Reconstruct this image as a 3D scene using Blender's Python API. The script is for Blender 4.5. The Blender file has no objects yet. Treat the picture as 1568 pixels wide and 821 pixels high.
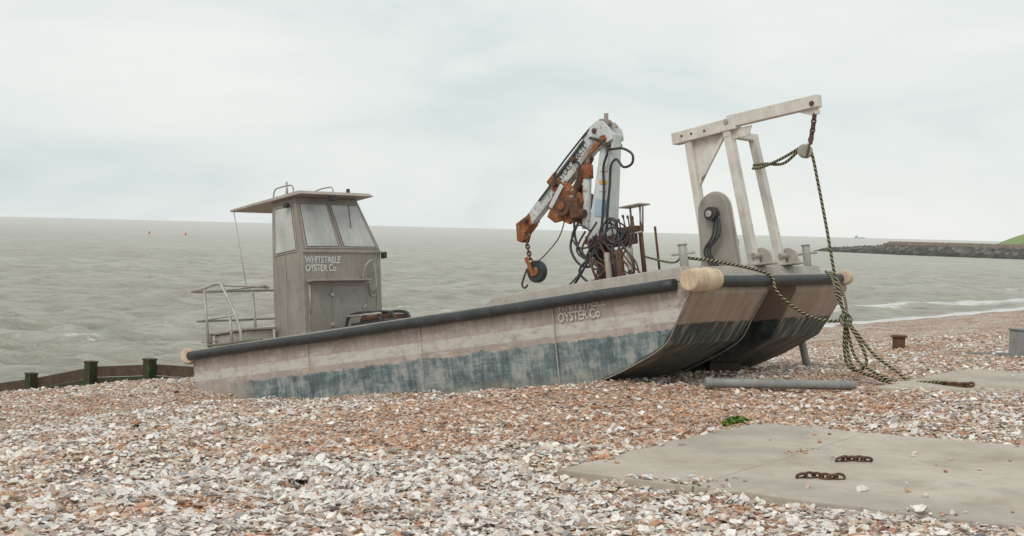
import bpy, bmesh, math, random
import numpy as np
from mathutils import Vector, Matrix, Euler
random.seed(7); rng=np.random.default_rng(11)
scene=bpy.context.scene
COL=scene.collection

# ------------------------------------------------------------------ node helpers
class G:
    def __init__(s,name,world=False):
        s.m=bpy.data.materials.new(name); s.m.use_nodes=True
        s.nt=s.m.node_tree; s.nt.nodes.clear()
        s.out=s.nt.nodes.new('ShaderNodeOutputMaterial')
        s.b=s.nt.nodes.new('ShaderNodeBsdfPrincipled')
        s.nt.links.new(s.b.outputs[0],s.out.inputs[0])
    def n(s,t,**k):
        x=s.nt.nodes.new(t)
        for a,v in k.items(): setattr(x,a,v)
        return x
    def put(s,sock,v):
        if isinstance(v,bpy.types.NodeSocket): s.nt.links.new(v,sock)
        elif v is not None:
            if isinstance(v,(tuple,list)) and sock.type=='RGBA' and len(v)==3: v=(*v,1)
            sock.default_value=v
    def obj(s): return s.n('ShaderNodeTexCoord').outputs['Object']
    def geo(s): return s.n('ShaderNodeNewGeometry').outputs['Position']
    def map(s,vec,scale=(1,1,1),rot=(0,0,0)):
        x=s.n('ShaderNodeMapping'); s.put(x.inputs[0],vec); x.inputs['Scale'].default_value=scale; x.inputs['Rotation'].default_value=rot
        return x.outputs[0]
    def noise(s,vec,scale=5,detail=4,rough=.55,dist=0):
        x=s.n('ShaderNodeTexNoise'); s.put(x.inputs['Vector'],vec); x.inputs['Scale'].default_value=scale
        x.inputs['Detail'].default_value=detail; x.inputs['Roughness'].default_value=rough; x.inputs['Distortion'].default_value=dist
        return x.outputs[0]
    def vor(s,vec,scale=5,feature='F1'):
        x=s.n('ShaderNodeTexVoronoi',feature=feature); s.put(x.inputs['Vector'],vec); x.inputs['Scale'].default_value=scale
        return x
    def ramp(s,f,stops,interp='LINEAR'):
        x=s.n('ShaderNodeValToRGB'); s.put(x.inputs[0],f); cr=x.color_ramp; cr.interpolation=interp
        while len(cr.elements)<len(stops): cr.elements.new(.5)
        for e,(p,c) in zip(cr.elements,stops):
            e.position=p; e.color=(c,c,c,1) if isinstance(c,(int,float)) else (*c,1)
        return x.outputs[0]
    def mix(s,f,a,b,blend='MIX'):
        x=s.n('ShaderNodeMix',data_type='RGBA',blend_type=blend); s.put(x.inputs[0],f); s.put(x.inputs[6],a); s.put(x.inputs[7],b)
        return x.outputs[2]
    def math(s,op,a,b=None,clamp=False):
        x=s.n('ShaderNodeMath',operation=op,use_clamp=clamp); s.put(x.inputs[0],a)
        if b is not None: s.put(x.inputs[1],b)
        return x.outputs[0]
    def sep(s,v):
        x=s.n('ShaderNodeSeparateXYZ'); s.put(x.inputs[0],v); return x.outputs
    def mr(s,v,a,b,c=0,d=1):
        x=s.n('ShaderNodeMapRange'); s.put(x.inputs[0],v)
        for i,q in zip((1,2,3,4),(a,b,c,d)): x.inputs[i].default_value=q
        return x.outputs[0]
    def bump(s,h,strength=.3,dist=.01):
        x=s.n('ShaderNodeBump'); s.put(x.inputs['Height'],h); x.inputs['Strength'].default_value=strength; x.inputs['Distance'].default_value=dist
        s.nt.links.new(x.outputs[0],s.b.inputs['Normal'])
    def fin(s,col,rough=.6,metal=0,spec=.5):
        s.put(s.b.inputs['Base Color'],col); s.put(s.b.inputs['Roughness'],rough); s.put(s.b.inputs['Metallic'],metal)
        s.put(s.b.inputs['Specular IOR Level'],spec)
        return s.m

def worn(name,c1,c2,scale=6,rough=.55,metal=0,c3=None,th=(.58,.68),bump=.15,streak=True):
    g=G(name); o=g.obj()
    a=g.noise(o,scale,6,.6); col=g.mix(g.ramp(a,[(.35,0),(.65,1)]),c1,c2)
    if streak:
        st=g.noise(g.map(o,(9,9,.9)),2.5,4,.6)
        col=g.mix(g.ramp(st,[(.5,0),(.75,.4)]),col,tuple(x*.55 for x in c2))
    if c3:
        r=g.noise(o,scale*1.7,8,.7,.4); col=g.mix(g.ramp(r,[(th[0],0),(th[1],1)]),col,c3)
    g.bump(g.noise(o,scale*6,5),bump,.01)
    return g.fin(col,rough,metal)

M={}
M['alu']=worn('weathered_aluminium',(.44,.405,.36),(.35,.32,.285),5,.5,.05,(.25,.21,.175),(.56,.75))
M['cabin']=worn('cabin_grey',(.33,.305,.27),(.26,.24,.212),2.5,.5,.1,(.17,.15,.125),(.55,.75),.1)
M['cabintrim']=worn('cabin_trim',(.38,.335,.295),(.29,.25,.215),6,.5,.05)
M['white']=worn('gantry_white',(.68,.65,.60),(.55,.515,.465),5,.5,0,(.28,.19,.12),(.63,.72))
M['crane']=worn('crane_paint',(.62,.65,.64),(.50,.53,.52),5,.4,0,(.27,.10,.035),(.56,.63))
M['cranew']=worn('crane_paint_clean',(.60,.65,.66),(.52,.56,.565),4,.4,0,(.30,.13,.05),(.65,.72))
M['rust']=worn('rust',(.36,.125,.04),(.13,.05,.026),9,.85,0,(.52,.44,.38),(.58,.64),.5,False)
M['rustdark']=worn('dark_rust',(.15,.07,.045),(.075,.042,.03),20,.85,0,None,bump=.5,streak=False)
M['black']=worn('black_rubber',(.025,.03,.032),(.045,.048,.05),5,.5,0,(.13,.13,.12),(.58,.75),.2)
M['steel']=worn('galvanised',(.46,.44,.41),(.34,.32,.29),10,.45,.2)
M['foam']=worn('cream_fender',(.66,.53,.39),(.52,.40,.28),6,.7,0,(.25,.17,.11),(.58,.70),.6)
M['wood']=worn('dark_timber',(.055,.035,.022),(.10,.065,.042),7,.85,0,None,bump=.6)
M['woodmoss']=worn('mossy_timber',(.045,.033,.020),(.035,.05,.015),5,.85,0,(.05,.09,.02),(.55,.65),.6)
M['pipe']=worn('grey_pipe',(.28,.28,.265),(.20,.20,.19),4,.6,0,(.16,.13,.10),(.6,.75))
M['red']=worn('red_plastic',(.6,.05,.03),(.5,.05,.03),6,streak=False)
M['yellow']=worn('label_yellow',(.75,.42,.05),(.65,.35,.05),6)
M['labelblue']=worn('label_blue',(.38,.5,.58),(.32,.44,.52),6)
M['dark']=worn('dark_paint',(.03,.032,.034),(.05,.05,.05),6)
M['ship']=worn('ship_haze_grey',(.42,.46,.48),(.38,.42,.44),.1,streak=False)  # grey-blue with distance haze put into the ship's colour
def glassmat():
    g=G('milky_plexiglass'); o=g.obj(); x,y,z=g.sep(o)
    a=g.noise(o,2.2,4); col=g.mix(g.ramp(a,[(.35,0),(.7,1)]),(.36,.37,.35),(.56,.565,.54))
    d=g.noise(g.map(o,(6,6,1)),3,5,.6); col=g.mix(g.ramp(d,[(.5,0),(.75,.4)]),col,(.30,.29,.26))
    g.bump(g.noise(o,1.5,2),.15,.02)
    return g.fin(col,.10,0,.7)
M['glass']=glassmat()
def textmat(name,c):
    g=G(name); o=g.obj(); n=g.noise(o,22,5,.7)
    return g.fin(g.mix(g.ramp(n,[(.45,0),(.6,1)]),c,tuple(x*.65 for x in c)),.6)
M['textw']=textmat('sign_letter_white',(.74,.73,.70))
M['textfade']=textmat('sign_letter_faded',(.64,.61,.56))
M['textd']=textmat('sign_letter_dark',(.05,.06,.07))

def hullmat():
    g=G('hull_paint'); o=g.obj(); x,y,z=g.sep(o)
    nl=g.noise(o,1.3,6,.65); nf=g.noise(g.map(o,(1,1,1)),7,8,.7)
    zz=g.math('ADD',z,g.math('MULTIPLY',g.math('SUBTRACT',nf,.5),.06))
    beige=g.mix(g.ramp(nl,[(.35,0),(.65,1)]),(.47,.395,.35),(.39,.33,.295))
    st=g.noise(g.map(o,(5,5,.5)),3,5,.6)
    beige=g.mix(g.ramp(st,[(.43,0),(.75,.75)]),beige,(.27,.225,.195))
    patch=g.noise(g.map(o,(.6,1,2)),3.5,6,.7)
    beige=g.mix(g.ramp(patch,[(.54,0),(.58,.7)]),beige,(.55,.51,.46))
    br=g.n('ShaderNodeTexBrick'); g.put(br.inputs['Vector'],g.map(o,(1,1,1),(math.radians(90),0,0))); br.inputs['Scale'].default_value=1.0
    br.inputs['Brick Width'].default_value=.85; br.inputs['Row Height'].default_value=.28; br.inputs['Mortar Size'].default_value=.004
    br.inputs['Color1'].default_value=(0,0,0,1); br.inputs['Color2'].default_value=(1,1,1,1); br.inputs['Mortar'].default_value=(.3,.3,.3,1)
    beige=g.mix(g.math('MULTIPLY',br.outputs[0],.22),beige,(.56,.52,.47))
    ws=g.math('MULTIPLY',g.mr(zz,-.44,-.425),g.mr(zz,-.30,-.285,1,0))
    wn=g.ramp(g.noise(g.map(o,(1.5,1,3)),3,6,.7),[(.38,.1),(.52,.9)])
    col=g.mix(g.math('MULTIPLY',ws,wn),beige,(.58,.57,.53))
    # blue-green antifouling, scrubbed off in patches
    zt=g.math('ADD',z,g.math('MULTIPLY',g.math('SUBTRACT',g.noise(g.map(o,(.9,1,1)),2.2,9,.70),.5),.20))
    zt=g.math('ADD',zt,g.math('MULTIPLY',g.math('SUBTRACT',g.noise(g.map(o,(4,4,6)),3,5,.8),.5),.10))
    n1=g.noise(g.map(o,(1.6,1.6,1)),2.0,9,.78); n2=g.noise(g.map(o,(10,10,.8)),1.5,5,.7); n3=g.noise(g.map(o,(1,1,5)),3,6,.75)
    tn=g.math('ADD',g.math('ADD',g.math('MULTIPLY',n1,.55),g.math('MULTIPLY',n2,.22)),g.math('MULTIPLY',n3,.23))
    teal=g.ramp(tn,[(.38,(.04,.068,.078)),(.46,(.085,.135,.15)),(.505,(.18,.235,.24)),(.545,(.31,.345,.335)),(.60,(.42,.40,.36))])
    tm=g.mr(zt,-.525,-.51,1,0)
    sternfade=g.mr(g.math('ADD',x,g.math('MULTIPLY',nf,1.1)),-8.0,-7.3)
    tm=g.math('MULTIPLY',g.math('MULTIPLY',tm,sternfade),.96)
    col=g.mix(tm,col,teal)
    mud=g.math('MULTIPLY',g.mr(z,-1.04,-.84,1,0),g.ramp(nf,[(.4,.2),(.6,.85)]))
    col=g.mix(mud,col,(.30,.27,.215))
    sc=g.noise(g.map(o,(.6,1,14)),5,6,.8); col=g.mix(g.ramp(sc,[(.56,0),(.64,.5)]),col,(.22,.195,.17))
    rs=g.noise(o,3.1,8,.75); col=g.mix(g.ramp(rs,[(.61,0),(.67,.7)]),col,(.20,.13,.085))
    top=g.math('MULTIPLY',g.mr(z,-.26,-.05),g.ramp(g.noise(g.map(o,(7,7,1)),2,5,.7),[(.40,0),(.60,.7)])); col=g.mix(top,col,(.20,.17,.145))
    g.bump(g.math('ADD',g.noise(o,1.8,3),g.math('MULTIPLY',nf,.3)),.6,.04)
    return g.fin(col,.5,.0)
M['hull']=hullmat()
def bowmat():
    g=G('bow_plate_paint'); o=g.obj(); x,y,z=g.sep(o)
    nf=g.noise(o,6,8,.7)
    zz=g.math('ADD',z,g.math('MULTIPLY',g.math('SUBTRACT',nf,.5),.10))
    up=g.mix(g.ramp(g.noise(g.map(o,(1,4,1)),2,6,.6),[(.35,0),(.7,1)]),(.40,.315,.26),(.28,.215,.175))
    dn=g.ramp(g.noise(g.map(o,(1.5,7,1.0)),1.8,7,.7),[(.40,(.026,.04,.041)),(.52,(.065,.088,.083)),(.60,(.25,.22,.175)),(.7,(.33,.28,.225))])
    lo=g.math('MULTIPLY',g.mr(z,-.9,-.65,.7,0),g.ramp(nf,[(.4,.4),(.6,1)]))
    col=g.mix(g.mr(zz,-.47,-.455,1,0),up,dn)
    col=g.mix(lo,col,(.24,.20,.16))
    sc=g.noise(g.map(o,(1,9,1)),3,6,.75); col=g.mix(g.ramp(sc,[(.55,0),(.66,.5)]),col,(.17,.13,.10))
    g.bump(nf,.3,.02)
    return g.fin(col,.55,0)
M['bow']=bowmat()
def ropemat(name,c1,c2):
    g=G(name); uv=g.n('ShaderNodeTexCoord').outputs['UV']; u,v,_=g.sep(uv)
    s=g.math('SINE',g.math('ADD',g.math('MULTIPLY',u,110),g.math('MULTIPLY',v,6.283*2)))
    col=g.mix(g.ramp(s,[(.35,0),(.5,1)]),c1,c2)
    g.bump(s,.6,.01)
    return g.fin(col,.85)
M['rope']=ropemat('striped_rope',(.035,.04,.032),(.40,.35,.21))
M['ropeold']=ropemat('old_rope',(.10,.095,.07),(.34,.30,.22))

# ------------------------------------------------------------------ mesh helpers
def link(ob,parent=None):
    COL.objects.link(ob)
    if parent: ob.parent=parent
    return ob
def mesh(name,verts,faces,mat,parent=None,smooth=False,bevel=0,mats=None,fm=None):
    me=bpy.data.meshes.new(name); me.from_pydata([tuple(v) for v in verts],[],faces)
    bm=bmesh.new(); bm.from_mesh(me); bmesh.ops.recalc_face_normals(bm,faces=bm.faces[:]); bm.to_mesh(me); bm.free()
    for m in (mats or [mat]): me.materials.append(m)
    if fm:
        for p,i in zip(me.polygons,fm): p.material_index=i
    if smooth:
        for p in me.polygons: p.use_smooth=True
    ob=bpy.data.objects.new(name,me); link(ob,parent)
    if bevel:
        b=ob.modifiers.new('b','BEVEL'); b.width=bevel; b.segments=2; b.limit_method='ANGLE'
    return ob
BF=[(0,1,2,3),(4,7,6,5),(0,4,5,1),(1,5,6,2),(2,6,7,3),(3,7,4,0)]
def box(name,x,y,z,mat,parent=None,bevel=.006):
    v=[(x[i],y[j],z[k]) for k in (0,1) for i,j in ((0,0),(1,0),(1,1),(0,1))]
    return mesh(name,v,BF,mat,parent,bevel=bevel)
def hexa(name,v,mat,parent=None,bevel=.006): return mesh(name,v,BF,mat,parent,bevel=bevel)
def beam(name,p0,p1,w,h,mat,parent=None,side=(0,1,0),w1=None,h1=None,bevel=.008):
    p0=Vector(p0);p1=Vector(p1);d=(p1-p0).normalized(); s=Vector(side); s=(s-d*s.dot(d)).normalized(); u=d.cross(s)
    w1=w1 or w; h1=h1 or h; v=[]
    for p,a,b in ((p0,w,h),(p1,w1,h1)):
        for i,j in ((-1,-1),(1,-1),(1,1),(-1,1)): v.append(p+s*a/2*i+u*b/2*j)
    return mesh(name,v,BF,mat,parent,bevel=bevel)
def sweep(name,pts,r,mat,parent=None,seg=10,smoothpts=True,sub=6,caps=True):
    P=[Vector(p) for p in pts]
    if smoothpts and len(P)>2:
        Q=[]
        for i in range(len(P)-1):
            a=P[max(i-1,0)];b=P[i];c=P[i+1];d=P[min(i+2,len(P)-1)]
            for k in range(sub):
                t=k/sub
                Q.append(.5*((2*b)+(c-a)*t+(2*a-5*b+4*c-d)*t*t+(3*b-a-3*c+d)*t**3))
        Q.append(P[-1]); P=Q
    n=len(P); T=[(P[min(i+1,n-1)]-P[max(i-1,0)]).normalized() for i in range(n)]
    u=T[0].orthogonal().normalized(); vs=[];fs=[];L=0;uvl=[]
    for i in range(n):
        if i: L+=(P[i]-P[i-1]).length
        u=(u-T[i]*u.dot(T[i])).normalized(); w=T[i].cross(u)
        rr=r(i/(n-1)) if callable(r) else r
        for k in range(seg):
            a=2*math.pi*k/seg; vs.append(P[i]+(u*math.cos(a)+w*math.sin(a))*rr)
        uvl.append(L)
    for i in range(n-1):
        for k in range(seg):
            fs.append((i*seg+k,i*seg+(k+1)%seg,(i+1)*seg+(k+1)%seg,(i+1)*seg+k))
    nf=len(fs)
    if caps: fs.append(tuple(range(seg))[::-1]); fs.append(tuple((n-1)*seg+k for k in range(seg)))
    me=bpy.data.meshes.new(name); me.from_pydata([tuple(v) for v in vs],[],fs)
    uv=me.uv_layers.new(name='UVMap'); li=0
    for fi,f in enumerate(fs):
        for j,vi in enumerate(f):
            if fi<nf:
                i=fi//seg;k=fi%seg; kk=k+(1 if j in (1,2) else 0); ii=i+(1 if j in (2,3) else 0)
                uv.data[li].uv=(uvl[ii],kk/seg)
            li+=1
    me.materials.append(mat)
    for p in me.polygons[:nf]: p.use_smooth=True
    ob=bpy.data.objects.new(name,me); return link(ob,parent)
def rod(name,p0,p1,r,mat,parent=None,seg=12): return sweep(name,[p0,p1],r,mat,parent,seg,False)
def cyl(name,p0,p1,r,mat,parent=None,seg=24,r1=None,bevel=.006):
    p0=Vector(p0);p1=Vector(p1);ob=sweep(name,[p0,p1],(lambda t:r+(r1-r)*t) if r1 is not None else r,mat,parent,seg,False)
    b=ob.modifiers.new('b','BEVEL');b.width=bevel;b.segments=2;b.limit_method='ANGLE';b.angle_limit=math.radians(50); return ob
def plate(name,pts2,plane,off,th,mat,parent=None,bevel=.005):
    def f(p,o): return {'y':(p[0],o,p[1]),'x':(o,p[0],p[1]),'z':(p[0],p[1],o)}[plane]
    n=len(pts2); v=[f(p,off) for p in pts2]+[f(p,off+th) for p in pts2]
    fs=[tuple(range(n)),tuple(range(2*n-1,n-1,-1))]+[(i,(i+1)%n,n+(i+1)%n,n+i) for i in range(n)]
    return mesh(name,v,fs,mat,parent,bevel=bevel)
def chain(name,pts,link_len,r,mat,parent=None):
    P=[Vector(p) for p in pts]; bm=bmesh.new(); k=0
    for a,b in zip(P,P[1:]):
        L=(b-a).length; n=max(1,round(L/(link_len*.72))); d=(b-a).normalized(); s0=d.orthogonal().normalized(); s1=d.cross(s0)
        for i in range(n):
            c=a+(b-a)*((i+.5)/n); s=s0 if k%2 else s1; nn=d.cross(s); k+=1
            ring=[];N=14
            for j in range(N):
                t=2*math.pi*j/N; ct,stt=math.cos(t),math.sin(t)
                ctr=c+d*(ct*link_len/2)+s*(stt*link_len*.32); rad=(d*ct+s*stt).normalized()
                ring.append([bm.verts.new(ctr+rad*r*math.cos(q)+nn*r*math.sin(q)) for q in [2*math.pi*m/6 for m in range(6)]])
            for j in range(N):
                A=ring[j];B=ring[(j+1)%N]
                for m in range(6): bm.faces.new((A[m],A[(m+1)%6],B[(m+1)%6],B[m])).smooth=True
    me=bpy.data.meshes.new(name); bm.to_mesh(me); bm.free(); me.materials.append(mat)
    return link(bpy.data.objects.new(name,me),parent)
def text(name,body,size,origin,xdir,zdir,mat,parent=None,ext=.001,sx=1,bold=0):
    cu=bpy.data.curves.new(name,'FONT'); cu.body=body; cu.size=size; cu.extrude=ext; cu.space_line=.82; cu.offset=bold
    ob=bpy.data.objects.new(name+'_tmp',cu); COL.objects.link(ob)
    dg=bpy.context.evaluated_depsgraph_get(); dg.update()
    me=bpy.data.meshes.new_from_object(ob.evaluated_get(dg)); bpy.data.objects.remove(ob)
    x=Vector(xdir).normalized();z=Vector(zdir).normalized();n=x.cross(z)
    mt=Matrix((( x.x*sx,z.x,n.x,origin[0]),(x.y*sx,z.y,n.y,origin[1]),(x.z*sx,z.z,n.z,origin[2]),(0,0,0,1)))
    me.transform(mt); me.materials.clear(); me.materials.append(mat); me.name=name
    return link(bpy.data.objects.new(name,me),parent)
def empty(name,mw=None):
    e=bpy.data.objects.new(name,None); COL.objects.link(e); e.empty_display_size=.2
    if mw: e.matrix_world=mw
    return e

# ------------------------------------------------------------------ terrain functions
NX,NY=-.79,.613
def sn(x,y,seed,wl):
    r=np.random.default_rng(seed); out=0
    for i in range(7):
        a=r.uniform(0,2*math.pi);k=2*math.pi/(wl*r.uniform(.6,1.7));out=out+np.sin((x*math.cos(a)+y*math.sin(a))*k+r.uniform(0,6.28))
    return out/7**.5
def gz(x,y):
    x=np.asarray(x,float);y=np.asarray(y,float); s=NX*x+NY*y
    z=np.interp(s,[-200,-50,0,5,9.5,12,15.3,17.4,19.6,23,27.6,40,90,400],[4,2.7,2.42,2.38,2.19,1.84,1.44,1.32,1.14,.62,0,-1.2,-3,-6])
    z=z+.14*np.clip((-2-x)/4,0,1)*np.exp(-((s-19.6)/2.2)**2)
    z=z+.10*np.exp(-(((x+5.3)/.9)**2+((y-21.9)/.9)**2))
    amp=np.clip((s-1)/6,0.15,1)
    z=z+amp*(.035*sn(x,y,1,3.2)+.018*sn(x,y,2,1.1))+.012*sn(x,y,3,.45)
    return z
def gzf(x,y): return float(gz(x,y))
def shellf(x,y):
    s=NX*x+NY*y
    v=.40+.20*sn(x,y,5,2.0)+.15*sn(x,y,6,.7)
    v=v+.36*np.exp(-(((x+.6)/2.4)**2+((y-8.6)/1.5)**2))+.25*np.exp(-(((x+2.2)/1.2)**2+((y-10.2)/.9)**2))-.42*np.exp(-(((x-.6)/3.2)**2+((y-14.0)/2.6)**2))
    v=v+.36*np.exp(-(((x+4.4)/2.0)**2+((y-15.5)/3)**2))+.38*np.exp(-(((x-5.0)/1.6)**2+((y-12.9)/1.1)**2))-.18*np.exp(-(((x+1.0)/1.5)**2+((y-11.2)/.8)**2))-.25*np.exp(-(((x+2.9)/.8)**2+((y-8.6)/1)**2))
    return np.clip(v,0,1)

# ------------------------------------------------------------------ ground
def grid(name,xs,ys,zf,mat):
    X,Y=np.meshgrid(xs,ys); Z=zf(X,Y); return gridXYZ(name,X,Y,Z,mat)
def gridXYZ(name,X,Y,Z,mat):
    nr,nc=X.shape; co=np.stack([X,Y,Z],-1).reshape(-1,3).astype(np.float32)
    idx=np.arange(nr*nc).reshape(nr,nc); q=np.stack([idx[:-1,:-1],idx[:-1,1:],idx[1:,1:],idx[1:,:-1]],-1).reshape(-1,4).astype(np.int32)
    me=bpy.data.meshes.new(name); me.vertices.add(len(co)); me.vertices.foreach_set('co',co.ravel())
    me.loops.add(q.size); me.loops.foreach_set('vertex_index',q.ravel())
    me.polygons.add(len(q)); me.polygons.foreach_set('loop_start',np.arange(0,q.size,4,dtype=np.int32)); me.polygons.foreach_set('loop_total',np.full(len(q),4,np.int32))
    me.polygons.foreach_set('use_smooth',np.ones(len(q),bool))
    me.update(calc_edges=True); me.validate(); me.materials.append(mat)
    return link(bpy.data.objects.new(name,me))
def shinglemat():
    g=G('shingle_ground'); p=g.geo()
    at=g.n('ShaderNodeAttribute',attribute_name='shell').outputs['Fac']
    v=g.vor(p,34); cell=g.sep(v.outputs['Color'])
    brown=g.ramp(cell[0],[(0,(.14,.07,.045)),(.15,(.36,.185,.105)),(.38,(.48,.29,.185)),(.6,(.40,.31,.25)),(.75,(.56,.42,.33)),(.9,(.70,.62,.55))],'CONSTANT')
    white=g.ramp(cell[0],[(0,(.34,.22,.15)),(.15,(.56,.45,.37)),(.4,(.68,.62,.56)),(.7,(.80,.76,.72))],'CONSTANT')
    m=g.math('GREATER_THAN',at,g.math('ADD',g.math('MULTIPLY',cell[1],.8),.12))
    col=g.mix(m,brown,white)
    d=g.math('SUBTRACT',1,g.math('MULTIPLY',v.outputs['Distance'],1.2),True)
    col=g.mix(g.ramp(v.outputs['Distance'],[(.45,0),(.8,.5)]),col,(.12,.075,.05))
    x,y,z=g.sep(p); wet=g.mr(z,.55,.1,0,.55); col=g.mix(wet,col,(.24,.155,.11))
    g.bump(d,.8,.03)
    return g.fin(col,.75)
xs=np.concatenate([np.linspace(-400,-30,30),np.linspace(-29.5,-12,50),np.linspace(-11.9,12,380),np.linspace(12.2,40,100),np.linspace(42,500,50)])
ys=np.concatenate([np.linspace(-120,0,25),np.linspace(.5,5,12),np.linspace(5.1,30,330),np.linspace(30.3,90,140),np.linspace(92,600,60)])
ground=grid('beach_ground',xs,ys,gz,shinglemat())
me=ground.data; co=np.empty(len(me.vertices)*3,np.float32); me.vertices.foreach_get('co',co); co=co.reshape(-1,3)
a=me.attributes.new('shell','FLOAT','POINT'); a.data.foreach_set('value',shellf(co[:,0],co[:,1]).astype(np.float32))

SL1=[(.33,9.44),(2.07,12.1),(2.895,11.56),(1.155,8.93)]
SL2=[(1.165,8.925),(2.905,11.555),(7.6,9.2),(6.3,5.75)]
SL3=[(4.04,15.7),(5.76,18.2),(9.4,16.3),(7.6,13.6)]
def concmat():
    g=G('concrete'); p=g.geo()
    a=g.noise(p,.9,7,.65); b=g.noise(p,8,8,.7); c=g.noise(g.map(p,(1,1,1),(0,0,.9)),2.3,4)
    col=g.mix(g.ramp(a,[(.35,0),(.62,1)]),(.37,.325,.27),(.50,.45,.385))
    col=g.mix(g.ramp(b,[(.45,0),(.75,.5)]),col,(.30,.255,.21))
    col=g.mix(g.ramp(c,[(.52,0),(.68,.5)]),col,(.26,.22,.18))
    big=g.noise(p,.5,5,.6,.5); col=g.mix(g.ramp(big,[(.54,0),(.58,.4)]),col,(.30,.275,.25))
    pit=g.noise(p,26,4,.7); col=g.mix(g.ramp(pit,[(.66,0),(.72,.6)]),col,(.17,.14,.11))
    sp=g.vor(p,55); col=g.mix(g.ramp(sp.outputs['Distance'],[(.10,.5),(.2,0)]),col,(.62,.56,.49))
    g.bump(g.math('ADD',b,g.noise(p,60,4)),.35,.01)
    return g.fin(col,.85)
M['conc']=concmat()
def slab(name,poly,z):
    pts=[];n=len(poly)
    for i in range(n):
        a=Vector(poly[i]);b=Vector(poly[(i+1)%n]);k=max(2,int((b-a).length/.12))
        for j in range(k):
            t=j/k; q=a+(b-a)*t; nr=Vector((b-a).yx).normalized(); nr.x*=-1
            amp=.003 if (name=='concrete_slab' and i==2) or (name=='concrete_slab.001' and i==0) else .02
            q+=nr*random.uniform(-amp,amp) if j else Vector((0,0)); pts.append((q.x,q.y))
    return plate(name,pts,'z',z-.14,.14,M['conc'],bevel=.010)
slab('concrete_slab',SL1,2.426); slab('concrete_slab.001',SL2,2.430); slab('concrete_slab.002',SL3,2.375)

# ------------------------------------------------------------------ pebbles and shells (instanced)
def inpoly(x,y,poly):
    ins=np.zeros(x.shape,bool);n=len(poly);j=n-1
    for i in range(n):
        xi,yi=poly[i];xj,yj=poly[j]
        c=((yi>y)!=(yj>y))&(x<(xj-xi)*(y-yi)/(yj-yi+1e-12)+xi); ins^=c; j=i
    return ins
def edged(x,y,poly):
    d=np.full(x.shape,9.);n=len(poly)
    for i in range(n):
        a=np.array(poly[i]);b=np.array(poly[(i+1)%n]);e=b-a; t=np.clip(((x-a[0])*e[0]+(y-a[1])*e[1])/(e@e),0,1)
        d=np.minimum(d,np.hypot(x-a[0]-t*e[0],y-a[1]-t*e[1]))
    return d
def pebmat():
    g=G('pebble'); a=g.n('ShaderNodeAttribute',attribute_name='pcol',attribute_type='INSTANCER')
    o=g.obj(); n=g.noise(o,1.6,3,.6)
    col=g.mix(g.ramp(n,[(.40,.0),(.75,.3)]),a.outputs['Color'],(.24,.15,.10),'MIX')
    return g.fin(col,.55)
def shellmat():
    g=G('oyster_shell'); a=g.n('ShaderNodeAttribute',attribute_name='pcol',attribute_type='INSTANCER')
    o=g.obj(); n=g.noise(o,2.2,3,.6)
    col=g.mix(g.ramp(n,[(.48,.0),(.75,.5)]),a.outputs['Color'],(.36,.29,.24))
    return g.fin(col,.45)
def protos(name,k,kind,mat):
    c=bpy.data.collections.new(name)
    for i in range(k):
        bm=bmesh.new(); bmesh.ops.create_icosphere(bm,subdivisions=2,radius=1)
        r=np.random.default_rng(100+i+(50 if kind=='s' else 0)); ph=r.uniform(0,6.28,8); f=r.uniform(.8,2.4,8)
        for v in bm.verts:
            p=v.co; d=1+.13*math.sin(p.x*f[0]*2+ph[0])+.12*math.sin(p.y*f[1]*2+ph[1])+.1*math.sin(p.z*f[2]*2+ph[2])
            if kind=='p': v.co=Vector((p.x*d,p.y*d*.78,p.z*d*.55))
            else:
                an=math.atan2(p.y,p.x); rr=1+.22*math.sin(an*2+ph[3])+.12*math.sin(an*5+ph[4])+.08*math.sin(an*9+ph[5])
                x,y=p.x*rr,p.y*rr*.78; v.co=Vector((x,y,p.z*.12+.22*(x*x+y*y)+.05*math.sin(x*6+ph[6])))
        me=bpy.data.meshes.new('%s_%d'%(name,i)); bm.to_mesh(me); bm.free(); me.materials.append(mat)
        for p in me.polygons: p.use_smooth=(kind=='p')
        c.objects.link(bpy.data.objects.new('%s_%d'%(name,i),me))
    return c
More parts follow.
